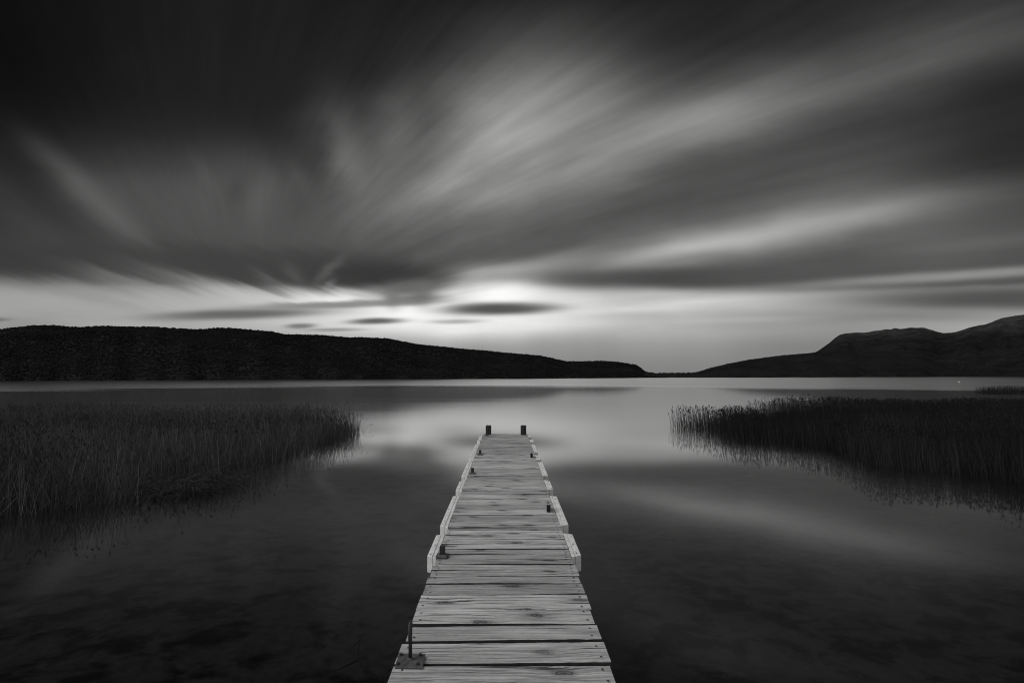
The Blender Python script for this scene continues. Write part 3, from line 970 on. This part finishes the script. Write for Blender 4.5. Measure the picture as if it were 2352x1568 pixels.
a = me.attributes.new('tone', 'FLOAT', 'POINT'); a.data.foreach_set('value', tone_a)
me.update()
link('deck', me, None, jetty)

for xb in (-0.50, 0.0, 0.50):
    q = Build(); q.box(xb - 0.04, xb + 0.04, -2.1, DECK_END - 0.03, DECK_Z - 0.215, DECK_Z - 0.052)
    q.make('bearer', M_BEAR, jetty)
for k in range(6):
    yb = -1.2 + k * 2.7
    q = Build(); q.box(-0.56, 0.56, yb - 0.05, yb + 0.05, DECK_Z - 0.36, DECK_Z - 0.218)
    q.make('crossbeam', M_BEAR, jetty)
    for s in (-0.44, 0.44):
        q = Build()
        q.tube([(s, yb + 0.14, -1.6), (s, yb + 0.14, -0.4), (s, yb + 0.14, DECK_Z - 0.22)], [0.085, 0.083, 0.08], 16)
        q.make('pile', M_PILE, jetty, smooth=True)

# white fenders bolted along both edges; near and far end of each by picture height
FEND_L = [(1278, 1224), (1208, 1136), (1125, 1102), (1093, 1060), (1054.6, 1042), (1038, 1019), (1014.5, 1008), (1003.5, 1000)]
FEND_R = [(1277, 1222.5), (1206, 1137), (1123, 1101), (1092, 1059.5), (1055, 1043.5), (1038.5, 1019), (1014.5, 1008), (1003.5, 999.5)]
def fender(side, y0, y1, i):
    q = Build()
    zt, zb = DECK_Z - 0.006, DECK_Z - 0.150
    # two timbers side by side with a seam, ends cut back towards the outside
    w = 0.088 + random.uniform(-0.006, 0.006)
    xi, xm, xo = HALF + 0.004, HALF + 0.004 + w * 0.40, HALF + 0.004 + w
    L = y1 - y0
    cn, cf = min(0.055, L * 0.2), min(0.032, L * 0.12)
    at_x = lambda x: (x - xi) / (xo - xi)
    def board(xa, xb, zt_):
        ya0, ya1 = y0 + cn * at_x(xa), y1 - cf * at_x(xa)
        yb0, yb1 = y0 + cn * at_x(xb), y1 - cf * at_x(xb)
        p = [(xa, ya0), (xb, yb0), (xb, yb1), (xa, ya1)]
        if side < 0:
            p = [(-a_, b_) for a_, b_ in p][::-1]
        q.prism(p, zb, zt_, 0.004)
    board(xi, xm - 0.0015, zt - 0.001)
    board(xm + 0.0015, xo, zt + random.uniform(-0.003, 0.001))
    for fr in (0.14, 0.5, 0.86):
        xx, yy = (xm + xo) / 2 + random.uniform(-0.01, 0.01), y0 + L * fr
        if L < 0.5 and fr == 0.5: continue
        q.tube([(side * xx, yy, zt - 0.004), (side * xx, yy, zt + 0.0035)], 0.006, 8, mi=1)
    return q.make('fender', [M_WHITE, M_NAIL], jetty)
for i, (a0, b0) in enumerate(FEND_L):
    fender(-1, deck_y(a0), deck_y(b0), i)
for i, (a0, b0) in enumerate(FEND_R):
    fender(1, deck_y(a0), deck_y(b0), i)

# the two dark posts at the end
for k, (px, wd) in enumerate(((1121.9, 0.150), (1202.4, 0.154))):
    g = on_plane(px, 998.2, DECK_Z)
    q = Build()
    hw = wd / 2
    n = 20
    ring = []
    for i in range(n):
        an = 2 * math.pi * (i + 0.5) / n
        cxx, sxx = math.cos(an), math.sin(an)
        e = 0.45
        ring.append((hw * math.copysign(abs(cxx) ** e, cxx), hw * math.copysign(abs(sxx) ** e, sxx)))
    zs = [(-1.5, 1.0), (0.3, 1.0), (DECK_Z + 0.12, 0.99), (DECK_Z + 0.225, 0.985), (DECK_Z + 0.238, 0.955), (DECK_Z + 0.246, 0.86), (DECK_Z + 0.249, 0.5)]
    vs = []
    for zi, (z, sc) in enumerate(zs):
        for i, (x, y) in enumerate(ring):
            wobble = 1 + (0.03 * math.sin(i * 2.1 + k * 2) * (0.4 if zi < 3 else 1.0))
            dzz = (0.007 * math.sin(i * 1.3 + k * 1.7)) if zi >= 3 else 0
            vs.append((g.x + x * sc * wobble, g.y + 0.02 + y * sc * wobble, z + dzz))
    fs = [list(range(n))[::-1]]
    for z in range(len(zs) - 1):
        for i in range(n):
            j = (i + 1) % n
            fs.append([z * n + i, z * n + j, (z + 1) * n + j, (z + 1) * n + i])
    fs.append([(len(zs) - 1) * n + i for i in range(n)])
    q.add(vs, fs)
    q.make('end_post', M_PILE, jetty)

# short steel mooring posts on bolted plates along the left edge
def mooring_post():
    q = Build()
    q.box(-0.0235, 0.0235, -0.019, 0.019, 0.012, 0.098, 0.003)
    post = q.make('mooring_post', M_STEEL, jetty, bevel=0.003)
    p = Build()
    oc = lambda hx, hy, c: [(-hx + c, -hy), (hx - c, -hy), (hx, -hy + c), (hx, hy - c), (hx - c, hy), (-hx + c, hy), (-hx, hy - c), (-hx, -hy + c)]
    p.prism(oc(0.056, 0.048, 0.014), 0.003, 0.012, 0.002)
    p.prism(oc(0.046, 0.038, 0.012), 0.012, 0.024, 0.011)
    p.make('base_plate', M_PLATE, post)
    e = Build()
    e.tube([(0, -0.0195, 0.078), (0, -0.0215, 0.078)], 0.0088, 14)
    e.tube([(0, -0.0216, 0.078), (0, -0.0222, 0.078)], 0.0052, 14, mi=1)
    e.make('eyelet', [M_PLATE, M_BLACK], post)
    for (bx, by) in ((-0.045, -0.036), (0.045, -0.036), (-0.045, 0.036), (0.045, 0.036)):
        t = Build(); t.tube([(bx, by, 0.011), (bx, by, 0.018)], 0.0065, 6)
        t.make('bolt', M_STEEL, post)
    return post
proto = mooring_post()
for i, (px, py) in enumerate(((1015.5, 1280), (1085, 1088.5), (1102.8, 1044.5), (1117.3, 1000.5))):
    o = proto if i == 0 else copy_tree(proto, jetty)
    g = on_plane(px, py, DECK_Z)
    o.location = (g.x, g.y + 0.02, DECK_Z)

# low blocks on the right edge, lying along the jetty, with two bolt holes on top
def mooring_block():
    q = Build()
    q.box(-0.025, 0.025, 0.0, 0.165, 0.026, 0.092, 0.004)
    q.box(-0.024, 0.024, 0.006, 0.165, 0.003, 0.026)
    b = q.make('mooring_block', M_BLOCK, jetty, bevel=0.004)
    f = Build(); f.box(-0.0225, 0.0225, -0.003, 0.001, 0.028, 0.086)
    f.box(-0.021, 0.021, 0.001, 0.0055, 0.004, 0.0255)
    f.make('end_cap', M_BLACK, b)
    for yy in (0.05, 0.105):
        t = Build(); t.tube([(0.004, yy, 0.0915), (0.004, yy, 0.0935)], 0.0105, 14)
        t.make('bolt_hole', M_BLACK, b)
    return b
proto = mooring_block()
for i, (px, py) in enumerate(((1260, 1176), (1221, 1051))):
    o = proto if i == 0 else copy_tree(proto, jetty)
    g = on_plane(px, py, DECK_Z)
    o.location = (g.x, g.y, DECK_Z)

# hooked rod on a square plate by the near left edge
gp = on_plane(942.0, 1518, DECK_Z)
def rod_top(py):
    d = ray(943, py); t = (gp.y - CAM.y) / d.y
    return (CAM + d * t).z
zt = rod_top(1420)
hk = Build()
r0 = 0.0105
path = [(0, 0, 0.006), (0, 0, (zt - DECK_Z) * 0.55)]
hh = zt - DECK_Z - r0
rad_c = 0.026
for k in range(0, 13):
    an = math.pi * k / 12
    path.append((0.007 * k / 12, -rad_c + rad_c * math.cos(an), hh - rad_c + rad_c * math.sin(an)))
path += [(0.007, -2 * rad_c - 0.001, hh - 0.06), (0.007, -2 * rad_c, hh - 0.095)]
rads = [r0] * (len(path) - 2) + [r0, r0 * 0.8]
hk.tube(path, rads, 14)
hook = hk.make('hook_rod', M_STEEL, jetty, smooth=True)
hook.location = (gp.x, gp.y, DECK_Z)
pl = Build()
c4 = [on_plane(906.5, 1535.8, DECK_Z), on_plane(970.8, 1537, DECK_Z), on_plane(976.5, 1505.5, DECK_Z), on_plane(916, 1504.8, DECK_Z)]
pl.prism([(p.x - gp.x, p.y - gp.y) for p in c4], 0.003, 0.012, 0.0015)
pl.make('base_plate', M_PLATE, hook)
wl = Build(); wl.tube([(0, 0, 0.011), (0, 0, 0.017), (0, 0, 0.024)], [0.018, 0.016, r0 + 0.001], 14)
wl.make('weld_collar', M_PLATE, hook)
for (px, py) in ((921, 1509), (965.5, 1509.5), (959.5, 1530.5), (914, 1530)):
    p = on_plane(px, py, DECK_Z)
    t = Build(); t.tube([(p.x - gp.x, p.y - gp.y, 0.011), (p.x - gp.x, p.y - gp.y, 0.022)], 0.0095, 6)
    t.make('bolt', M_STEEL, hook)

# ------------------------------------------------------------------ small things on and in the water
g = on_plane(2203, 878.2, 0.0)
buoy = bpy.data.objects.new('buoy', None); buoy.location = (g.x, g.y, 0); col.objects.link(buoy)
tag(buoy, 'tiny pale buoy with a short staff far out under the mountain', 'buoy')
M_BUOY = flat('pale_buoy_paint', 0.55, 0.5)
q = Build()
prof = [(-0.12, 0.12), (-0.04, 0.2), (0.05, 0.23), (0.14, 0.21), (0.22, 0.15), (0.27, 0.07), (0.29, 0.03)]
q.tube([(0, 0, z) for z, r_ in prof], [r_ for z, r_ in prof], 18)
q.make('float', M_BUOY, buoy, smooth=True)
q = Build(); q.tube([(0, 0, 0.27), (0.01, 0, 0.62)], [0.035, 0.025], 8)
q.make('staff', M_BUOY, buoy, smooth=True)

g = on_plane(1942.5, 900.8, 0.0)
V, F = ico()
rv = V * (1 + (np.random.default_rng(4).random((12, 1)) - 0.5) * 0.5) * np.array([0.15, 0.12, 0.13])
rock = link('rock', mesh_np('rock', rv, F), flat('wet_dark_rock', 0.02, 0.5))
sb = rock.modifiers.new('round', 'SUBSURF'); sb.levels = 1; sb.render_levels = 1
rock.location = (g.x, g.y, 0.06)
tag(rock, 'small dark rock breaking the water behind the right reeds', 'rock')

M_TWIG = flat('waterlogged_wood', 0.012, 0.9)
M_STICK = flat('bleached_stick', 0.07, 0.9)
def on_bed(px, py):
    return on_plane(px, py, -0.36)
q = Build()
main = [on_bed(*p) for p in ((836, 1453), (828, 1466), (824, 1480), (822, 1500), (824, 1517), (832, 1530), (850, 1541), (869, 1553), (880, 1566))]
q.tube(main, [0.003, 0.005, 0.006, 0.007, 0.008, 0.009, 0.010, 0.011, 0.012], 8)
q.tube([on_bed(*p) for p in ((823, 1515), (800, 1526), (766, 1540))], [0.007, 0.005, 0.003], 8)
q.tube([on_bed(*p) for p in ((826, 1468), (812, 1484), (797, 1502))], [0.005, 0.004, 0.002], 8)
o = q.make('sunken_branch', M_TWIG, smooth=True)
tag(o, 'thin forked dark branch lying under water beside the hooked rod', 'branch')
q = Build()
q.tube([on_bed(*p) for p in ((695, 1410), (725, 1393), (756, 1374))], [0.006, 0.008, 0.006], 8)
o = q.make('sunken_stick', M_STICK, smooth=True)
tag(o, 'straight pale stick lying on the lake bed left of the jetty', 'stick')
